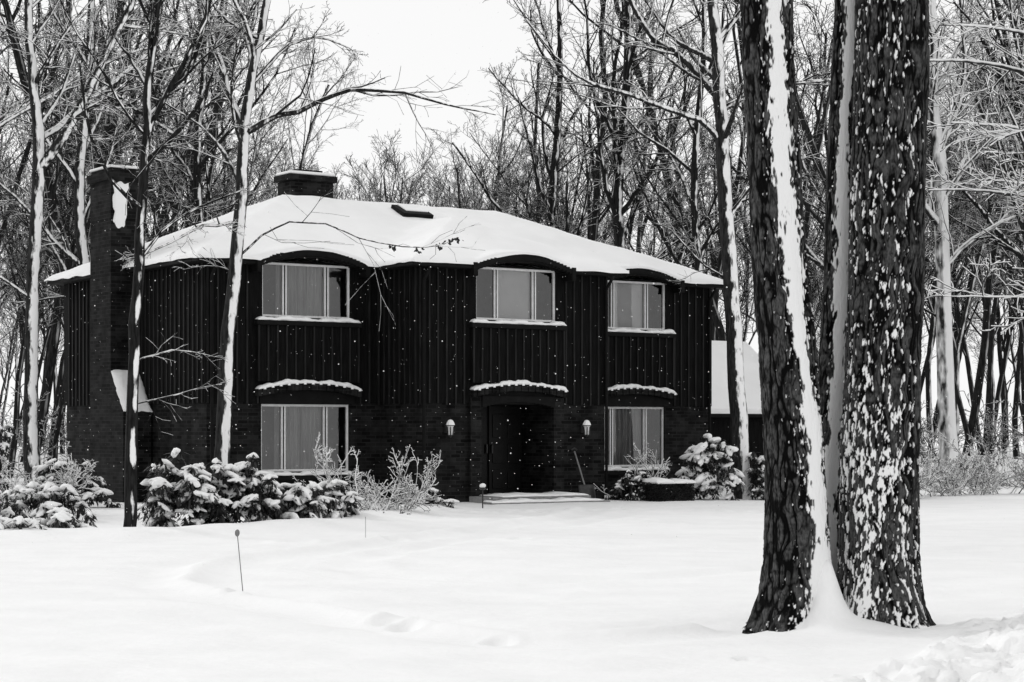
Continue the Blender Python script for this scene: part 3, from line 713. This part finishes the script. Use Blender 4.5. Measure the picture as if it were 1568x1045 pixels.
def sk(di,dj,a,b_):
    m=cells&~pad[1+di:1+di+cells.shape[0],1+dj:1+dj+cells.shape[1]]
    i,j=np.nonzero(m); p=ix[i+a[0],j+a[1]]; q=ix[i+b_[0],j+b_[1]]
    Qs.append(np.stack([p+NV,q+NV,q,p],-1))
sk(0,-1,(0,0),(1,0)); sk(0,1,(1,1),(0,1)); sk(-1,0,(0,1),(0,0)); sk(1,0,(1,0),(1,1))
link(bpy.data.objects.new('roof_snow',np_mesh('roof_snow',np.concatenate([Vt,Vb]),np.concatenate(Qs),mats=[M_snow_roof])),house)
def frame_box(name,mat,u,v,w,d,h,parent,z,bev=.01):
    b_=B(); b_.box(-w/2,w/2,-d/2,d/2,0,h); o=b_.ob(name,mat,parent,bev=bev); o.location=(u,v,z); o.rotation_euler=(math.atan(SL),0,0); return o
zs=lambda v:E0+SL*(v+.375)
frame_box('skylight_frame',M_trim,6.62,2.95,.80,.62,.11,house,zs(2.95)-.02)
frame_box('skylight_snow',M_snow_roof,6.68,3.02,.60,.46,.05,house,zs(3.02)+.075,.02)
ch=B()
ch.box(-.68,-.052,2.53,4.30,-.3,1.9)
ch.box(-.675,-.053,3.2,4.295,1.9,6.8)
a,c=-.676,-.0525
ch.quad((a,2.53,1.9),(c,2.53,1.9),(c,3.2,2.75),(a,3.2,2.75))
ch.quad((a,2.53,1.9),(a,3.2,2.75),(a,3.2,2.3),(a,3.2,1.9)); ch.quad((c,2.53,1.9),(c,3.2,1.9),(c,3.2,2.3),(c,3.2,2.75))
ch.box(-.73,0,3.15,4.35,6.8,6.98); ch.box(-.66,-.07,3.22,4.28,6.98,7.06)
ch.box(4.1,5.2,4.1,4.75,6.0,7.22); ch.box(4.03,5.27,4.03,4.82,7.22,7.36)
ch.ob('chimneys',M_brick,house)
def snow_grid(name,p00,p10,p11,p01,th,seed,parent,rag=.12,n=14):
    """thin uneven snow layer stuck on a quad, with a ragged outline"""
    A,Bc,C_,D_=map(Vector,(p00,p10,p11,p01)); nn=(Bc-A).cross(D_-A).normalized()
    V=[];Q=[]
    for i in range(n+1):
        for j in range(n+1):
            s,t=i/n,j/n; q=(A*(1-s)+Bc*s)*(1-t)+(D_*(1-s)+C_*s)*t
            ed=min(s,1-s,t,1-t); q+=nn*(th*min(1,ed*5)**.5*(1+.4*mnoise.noise(q*6)) -.01*(ed==0))
            ce=(A+Bc+C_+D_)/4; q=ce+(q-ce)*(1+rag*mnoise.noise(q*7+Vector((seed,0,0)))) if ed==0 else q
            V.append(tuple(q))
    for i in range(n):
        for j in range(n): o=i*(n+1)+j; Q.append((o,o+n+1,o+n+2,o+1))
    link(bpy.data.objects.new(name,np_mesh(name,np.array(V),np.array(Q),mats=[M_snow_roof])),parent)
snow_grid('chimney_shoulder_snow',(-.69,2.5,1.9),(-.04,2.5,1.9),(-.04,3.19,2.78),(-.69,3.19,2.78),.07,1,house,.1)
snow_grid('chimney_stuck_snow',(-.60,3.19,5.85),(-.36,3.19,5.80),(-.28,3.19,6.72),(-.62,3.19,6.74),.02,2,house,.35)
cs=B(); cs.box(-.70,-.03,3.18,4.32,7.062,7.12); cs.box(4.06,5.24,4.06,4.79,7.362,7.44)
cs.ob('chimney_snow',M_snow_roof,house,bev=.03)
b_=B(); b_.box(4.3,5.0,4.25,4.6,7.442,7.5); b_.ob('chimney_flue',M_trim,house)
dr=B(); v=CV
dr.box(UC-1.2,UC-.93,v-.10,v-.002,-.2,2.20); dr.box(UC+.93,UC+1.2,v-.10,v-.002,-.2,2.20); dr.ob('portal_piers',M_brick,house)
dr=B()
for k in range(18):
    x0=-.93+1.86*k/18; x1=x0+1.86/18; zc=1.98+.12*(1-((x0+x1)/2/.93)**2)
    dr.box(UC+x0,UC+x1,v-.14,v+.12,zc,2.22)
dr.ob('portal_arch',M_trim,house)
dd=B(); y=v+1.1
dd.box(UC-.92,UC+.92,y,y+.05,.12,2.07)
for cx_,cw in ((UC-.46,.86),(UC+.46,.86)):
    dd.box(cx_-cw/2,cx_+cw/2,y-.05,y-.002,.13,2.03)
    for zc,hh in ((.45,.42),(1.0,.42),(1.6,.5)):
        for sx in (-.2,.2): dd.box(cx_+sx-.15,cx_+sx+.15,y-.075,y-.052,zc-hh/2,zc+hh/2)
dd.ob('double_door',M_door,house,bev=.008)
hb=B(); hb.box(UC-.09,UC-.05,y-.13,y-.077,1.0,1.2); hb.box(UC+.05,UC+.09,y-.13,y-.077,1.0,1.2); hb.ob('door_handles',M_metal,house,bev=.01)
stp=B(); stp.box(UC-1.25,UC+1.25,v-1.0,v-.11,-.1,.13); stp.box(UC-.915,UC+.915,v-.108,v+1.09,-.1,.125); stp.box(UC-1.5,UC+1.5,v-1.35,v-1.002,-.1,.03)
stp.ob('door_step',M_concrete,house,bev=.01)
snow_strip('step_snow',UC+.1,1.1,v-1.0,v-.12,lambda x:.132,.06,41,house)
snow_strip('step_snow',UC-.1,1.4,v-1.36,v-1.0,lambda x:.032,.07,42,house)
def tube(pts,r,name,mat,parent,k=8):
    T=Tubes(); T.add([tuple(p) for p in pts],[r]*len(pts) if not isinstance(r,list) else r,k); o=bpy.data.objects.new(name,T.mesh(name,mat)); return link(o,parent)
for u,v_ in ((12.98,-.12),(CB1-.05,CV-.14),(CB0+.05,CV-.14),(.05,-.14)):
    tube([(u,v_-.2,4.85),(u,v_-.2,4.78),(u,v_-.02,4.6),(u,v_,4.5),(u,v_,2.5),(u,v_,.1)],.035,'downspout',M_trim,house)
def lathe(rings,name,mat,cx,cy,k=6):
    V=[];Q=[]
    for z,r in rings:
        for j in range(k): a_=j/k*2*math.pi; V.append((cx+r*math.cos(a_),cy+r*math.sin(a_),z))
    for i in range(len(rings)-1):
        for j in range(k): Q.append((i*k+j,i*k+(j+1)%k,(i+1)*k+(j+1)%k,(i+1)*k+j))
    return np_mesh(name,np.array(V),np.array(Q),mats=[mat],smooth=False)
for u in (4.72,8.22):
    L=B(); v=CV
    L.box(u-.05,u+.05,v-.03,v-.002,1.45,1.62); L.box(u-.015,u+.015,v-.12,v-.03,1.60,1.63)
    L.ob('lantern_bracket',M_metal,house,bev=.005)
    vv=v-.16
    link(bpy.data.objects.new('lantern_base',lathe([(1.34,.0),(1.37,.03),(1.40,.055),(1.41,.055),(1.41,.0)],'lb',M_metal,u,vv)),house)
    link(bpy.data.objects.new('lantern_glass',lathe([(1.41,.048),(1.60,.078)],'lg',M_lampglass,u,vv)),house)
    link(bpy.data.objects.new('lantern_cap',lathe([(1.60,.0),(1.60,.095),(1.64,.075),(1.70,.03),(1.74,.012),(1.75,0)],'lc',M_metal,u,vv)),house)
    link(bpy.data.objects.new('lantern_snow',lathe([(1.615,.092),(1.66,.080),(1.71,.05),(1.735,.0)],'ls',M_snow_roof,u,vv,10)),house)
    c_=B()
    for j in range(6):
        a_=j/6*2*math.pi; x=u+.064*math.cos(a_); yv=vv+.064*math.sin(a_); c_.box(x-.009,x+.009,yv-.009,yv+.009,1.41,1.60)
    c_.ob('lantern_bars',M_metal,house)
gw=B(); gw.box(13.12,19.6,4.05,9.0,-.3,2.0); gw.ob('garage_walls',M_siding,house)
gr=B(); p=[(13.12,3.8,2.06),(19.9,3.8,2.06),(19.9,6.5,4.0),(13.12,6.5,4.0)]
gr.quad(*p); gr.quad((13.12,6.5,4.0),(19.9,6.5,4.0),(19.9,9.2,2.06),(13.12,9.2,2.06)); gr.quad((13.12,3.8,1.93),(19.9,3.8,1.93),(19.9,3.8,2.06),(13.12,3.8,2.06))
gr.ob('garage_roof_snow',M_snow_roof,house)
gf=B(); gf.box(13.12,19.9,3.78,4.04,1.84,1.925); gf.ob('garage_eave',M_trim,house)
gg=B(); gg.box(19.602,19.64,4.05,9.0,-.3,2.0); gg.ob('garage_end_wall',M_trim,house)

# ------------------------------------------------------------------ snow shovel
sh=empty('snow_shovel',(-6.1,39.75,0),ANG)
tube([(7.98,CV-.42,.30),(7.95,CV-.26,.7),(7.92,CV-.12,1.05)],.018,'handle',M_wood,sh)
tube([(7.85,CV-.11,1.08),(7.92,CV-.12,1.12),(7.99,CV-.11,1.08)],.016,'grip',M_metal,sh)
V=[];Q=[]
for i in range(5):
    for j in range(9):
        x=(j/8-.5)*.42; V.append((7.99+x,CV-.44-.05*(1-(2*x/.42)**2)+(-.04*i*.5),.34-i*.085))
for i in range(4):
    for j in range(8): o=i*9+j; Q.append((o,o+1,o+10,o+9))
ob=link(bpy.data.objects.new('blade',np_mesh('blade',np.array(V),np.array(Q),mats=[M_metal])),sh); m=ob.modifiers.new('s','SOLIDIFY'); m.thickness=.008

pl=empty('path_light',(-.57,38.7,0))
tube([(0,0,-.1),(0,0,.38)],.012,'stem',M_metal,pl)
import bmesh
def blob(name,mat,c,r,parent,seed=0,sub=2,amp=.1):
    bm=bmesh.new(); bmesh.ops.create_icosphere(bm,subdivisions=sub,radius=1)
    for v_ in bm.verts:
        n=mnoise.noise(v_.co*2+Vector((seed,0,0)))*amp; v_.co=Vector((v_.co.x*r[0],v_.co.y*r[1],v_.co.z*r[2]))*(1+n)+Vector(c)
    me=bpy.data.meshes.new(name); bm.to_mesh(me); bm.free(); me.materials.append(mat)
    for p_ in me.polygons: p_.use_smooth=True
    return link(bpy.data.objects.new(name,me),parent)
blob('shade',M_metal,(0,0,.38),(.07,.07,.03),pl); blob('snow_cap',M_snow_roof,(0,0,.43),(.065,.065,.05),pl)
def stake(x,y,h,lean,mark=True,r=.0045):
    s=empty('driveway_stake',(x,y,0))
    tube([(0,0,-.1),(lean,0,h)],r,'rod',M_wood,s,6)
    if mark: blob('reflector',M_wood,(lean,-.01,h+.02),(.024,.012,.036),s)
stake(-2.56,19.0,.53,-.06); stake(-2.0,27.2,.34,.0,False,.003)

# ------------------------------------------------------------------ evergreen shrubs carrying snow
bm=bmesh.new(); bmesh.ops.create_icosphere(bm,subdivisions=2,radius=1); bm.verts.ensure_lookup_table()
ICO=np.array([v_.co[:] for v_ in bm.verts]); ICOF=np.array([[v_.index for v_ in f.verts] for f in bm.faces]); bm.free()
def snow_bush(name,x,y,rx,ry,h,n,seed,clump=(.05,.10),leaves=32,leafl=.12,load=.58):
    """rhododendron: whorls of drooping leaves, each whorl with its own finger-shaped snow load"""
    r=random.Random(seed); nr=np.random.RandomState(seed)
    V=[];Tt=[];off=0;lv=[]
    for i in range(n):
        a=r.uniform(0,2*math.pi); e_=math.asin(r.random()**.75)
        rr=1+.45*mnoise.noise(Vector((math.cos(a)*1.7+seed*3.1,math.sin(a)*1.7,e_*2.4)))
        rr*=r.uniform(.68,1.08)
        cx_=rx*rr*math.cos(e_)*math.cos(a); cy_=ry*rr*math.cos(e_)*math.sin(a); cz=max(.06,h*rr*(.08+.9*math.sin(e_)))
        s=r.uniform(*clump)
        if r.random()<load+.38*math.sin(e_):
            for m_ in range(r.randint(2,5)):
                fa=r.uniform(0,6.283); fl=s*r.uniform(.9,1.8); fw=s*r.uniform(.42,.78); fd=r.uniform(.1,.7)
                d=ICO*np.array([fl,fw,fw*r.uniform(.55,.9)])
                d=d*(1+.6*(vnoise(ICO*1.9+nr.rand(3)*50,seed)-.5))[:,None]
                d[:,0]+=fl*.6
                cd,sd2=math.cos(fd),math.sin(fd)
                xx=d[:,0]*cd+d[:,2]*sd2; zz_=-d[:,0]*sd2+d[:,2]*cd
                ca,sa=math.cos(fa),math.sin(fa)
                D_=np.stack([xx*ca-d[:,1]*sa,xx*sa+d[:,1]*ca,zz_],-1)
                V.append(D_+np.array([cx_,cy_,cz])); Tt.append(ICOF+off); off+=len(ICO)
        for k in range(leaves):
            aa=r.uniform(0,2*math.pi); q=s*r.uniform(.1,1.6)
            L=leafl*r.uniform(.7,1.3); w_=L*.18; dp=r.uniform(-.1,1.5)
            dx,dy=math.cos(aa),math.sin(aa); p0=np.array([cx_+dx*q,cy_+dy*q,cz-.0-r.uniform(0,.16)])
            di=np.array([dx*math.cos(dp),dy*math.cos(dp),-math.sin(dp)]); s_=np.array([-dy,dx,0])*w_
            lv.append([p0,p0+di*L*.5+s_,p0+di*L,p0+di*L*.5-s_])
    base=off; LV=np.array(lv).reshape(-1,3); V.append(LV); nl=len(lv)
    Qd=base+np.arange(nl*4).reshape(nl,4)
    me=np_mesh(name,np.concatenate(V),Qd,np.concatenate(Tt),mats=[M_snow_roof,M_leaf],qmat=1,tmat=0)
    ob=bpy.data.objects.new(name,me); ob.location=(x,y,0); link(ob)
    return ob
snow_bush('rhododendron_bush',-5.0,30.4,.70,.6,1.08,115,1)
snow_bush('rhododendron_bush',-4.2,30.9,.70,.6,1.02,110,2)
snow_bush('rhododendron_bush',-3.5,31.6,.62,.5,.72,85,3)
snow_bush('rhododendron_bush',-2.95,32.2,.5,.5,.74,65,4)
snow_bush('rhododendron_bush',-1.75,38.0,.6,.4,.42,50,5)
snow_bush('rhododendron_bush',4.32,43.6,.62,.5,1.25,95,6,clump=(.07,.14))
snow_bush('rhododendron_bush',5.6,44.6,.35,.4,1.0,45,7)
snow_bush('rhododendron_bush',2.55,42.9,.45,.35,.6,50,8,clump=(.035,.065))
snow_bush('rhododendron_bush',-7.6,28.0,.8,.5,.40,60,9)
snow_bush('rhododendron_bush',-6.5,28.8,.55,.5,.36,50,10)
snow_bush('rhododendron_bush',-8.9,32.0,.8,.5,.55,60,11)
snow_bush('rhododendron_bush',-9.9,36.5,.7,.7,2.3,130,12,clump=(.04,.08))
snow_bush('rhododendron_bush',-7.9,33.5,.7,.5,.6,55,13)
snow_bush('rhododendron_bush',-8.6,38.5,.9,.5,1.0,60,15)
hd=empty('box_hedge',(3.35,42.6,0),ANG)
r=random.Random(8); lv=[]
for i in range(2600):
    p0=np.array([r.uniform(-.5,.5),r.uniform(-.25,.25),r.uniform(0,.38)]); f=r.choice([0,1,2])
    if f==0: p0[1]=-.25+r.uniform(-.02,.03)
    elif f==1: p0[0]=r.choice([-.5,.5])+r.uniform(-.02,.02)
    d_=np.array([r.gauss(0,1),r.gauss(0,1),r.gauss(0,.7)]); d_=d_/np.linalg.norm(d_)*.045; s_=np.cross(d_,[.3,.5,.8])*.4
    lv.append([p0,p0+d_*.5+s_,p0+d_,p0+d_*.5-s_])
nl=len(lv); link(bpy.data.objects.new('leaves',np_mesh('leaves',np.array(lv).reshape(-1,3),np.arange(nl*4).reshape(nl,4),mats=[M_leaf])),hd)
b_=B(); b_.box(-.46,.46,-.21,.21,0,.35); b_.ob('inner_twigs',M_trim,hd)
snow_strip('snow_cap',0,.52,-.28,.26,lambda x:.37,.12,5,hd)
def shrub(name,x,y,h,i,stems,spread=.6,mat=None,rmin=.006,nc=(6,6,4)):
    ob=bpy.data.objects.new(name,shrub_mesh(name,i,h,mat or M_shrub,stems,rmin,spread,nc)); ob.location=(x,y,0); link(ob)
shrub('deciduous_shrub',-2.65,34.2,1.3,11,14,.95,rmin=.009,nc=(6,5,3)); shrub('deciduous_shrub',-2.1,35.5,1.2,12,13,1.0,rmin=.009,nc=(6,5,3)); shrub('deciduous_shrub',2.75,43.4,1.25,13,6,.7,rmin=.009,nc=(5,4,3))
shrub('deciduous_shrub',-8.5,35.5,1.2,14,12,.8,rmin=.008)
for i in range(12):
    x=8.9+i*.66+rg.uniform(-.2,.2); shrub('deciduous_shrub',x,44.8+rg.uniform(-1,3),1.4*rg.uniform(.7,1.2),30+i,11,1.0,rmin=.009,nc=(6,6,3))

# falling snow
r=np.random.RandomState(5); n=4500
yy=10+29*r.rand(n)**.55; xx=(r.rand(n)-.5)*.62*yy; zz=r.rand(n)*8
s=.0028+.0050*r.rand(n)**3
OCT=np.array([(1,0,0),(-1,0,0),(0,1,0),(0,-1,0),(0,0,1),(0,0,-1)],float); OF=np.array([(0,2,4),(2,1,4),(1,3,4),(3,0,4),(2,0,5),(1,2,5),(3,1,5),(0,3,5)])
V=(OCT[None]*s[:,None,None]+np.stack([xx,yy,zz],-1)[:,None,:]).reshape(-1,3); F=(OF[None]+6*np.arange(n)[:,None,None]).reshape(-1,3)
link(bpy.data.objects.new('falling_snowflakes',np_mesh('falling_snowflakes',V,None,F,mats=[M_snow])))

# ------------------------------------------------------------------ world, sun, camera
AZ,EL=-55,32
w=bpy.data.worlds.new('World'); scene.world=w; w.use_nodes=True; nt=w.node_tree; bg=nt.nodes['Background']
sky=N(nt,'ShaderNodeTexSky',sky_type='NISHITA'); sky.sun_disc=False; sky.sun_elevation=math.radians(EL); sky.sun_rotation=math.radians(AZ)
bw=N(nt,'ShaderNodeRGBToBW'); nt.links.new(sky.outputs[0],bw.inputs[0])
mx=N(nt,'ShaderNodeMix',data_type='RGBA'); mx.inputs['Factor'].default_value=.9; nt.links.new(bw.outputs[0],mx.inputs['A']); mx.inputs['B'].default_value=g(10.1)
nt.links.new(mx.outputs['Result'],bg.inputs[0]); bg.inputs[1].default_value=.1
sd_=bpy.data.lights.new('sun','SUN'); sd_.energy=.95; sd_.angle=math.radians(12); sd_.color=(1,1,1)
so=bpy.data.objects.new('sun',sd_); link(so)
az=math.radians(AZ); el=math.radians(EL)
dv=Vector((math.sin(az)*math.cos(el),math.cos(az)*math.cos(el),math.sin(el)))
so.rotation_euler=dv.to_track_quat('Z','Y').to_euler()
cam=bpy.data.cameras.new('camera'); co=bpy.data.objects.new('camera',cam); link(co)
co.location=(0,0,1.55); co.rotation_euler=(math.radians(90),0,0); cam.lens=70; cam.sensor_width=36; cam.shift_y=.0851; cam.clip_end=2000; cam.clip_start=.1
scene.camera=co
scene.view_settings.view_transform='Standard'; scene.view_settings.look='None'; scene.view_settings.exposure=0
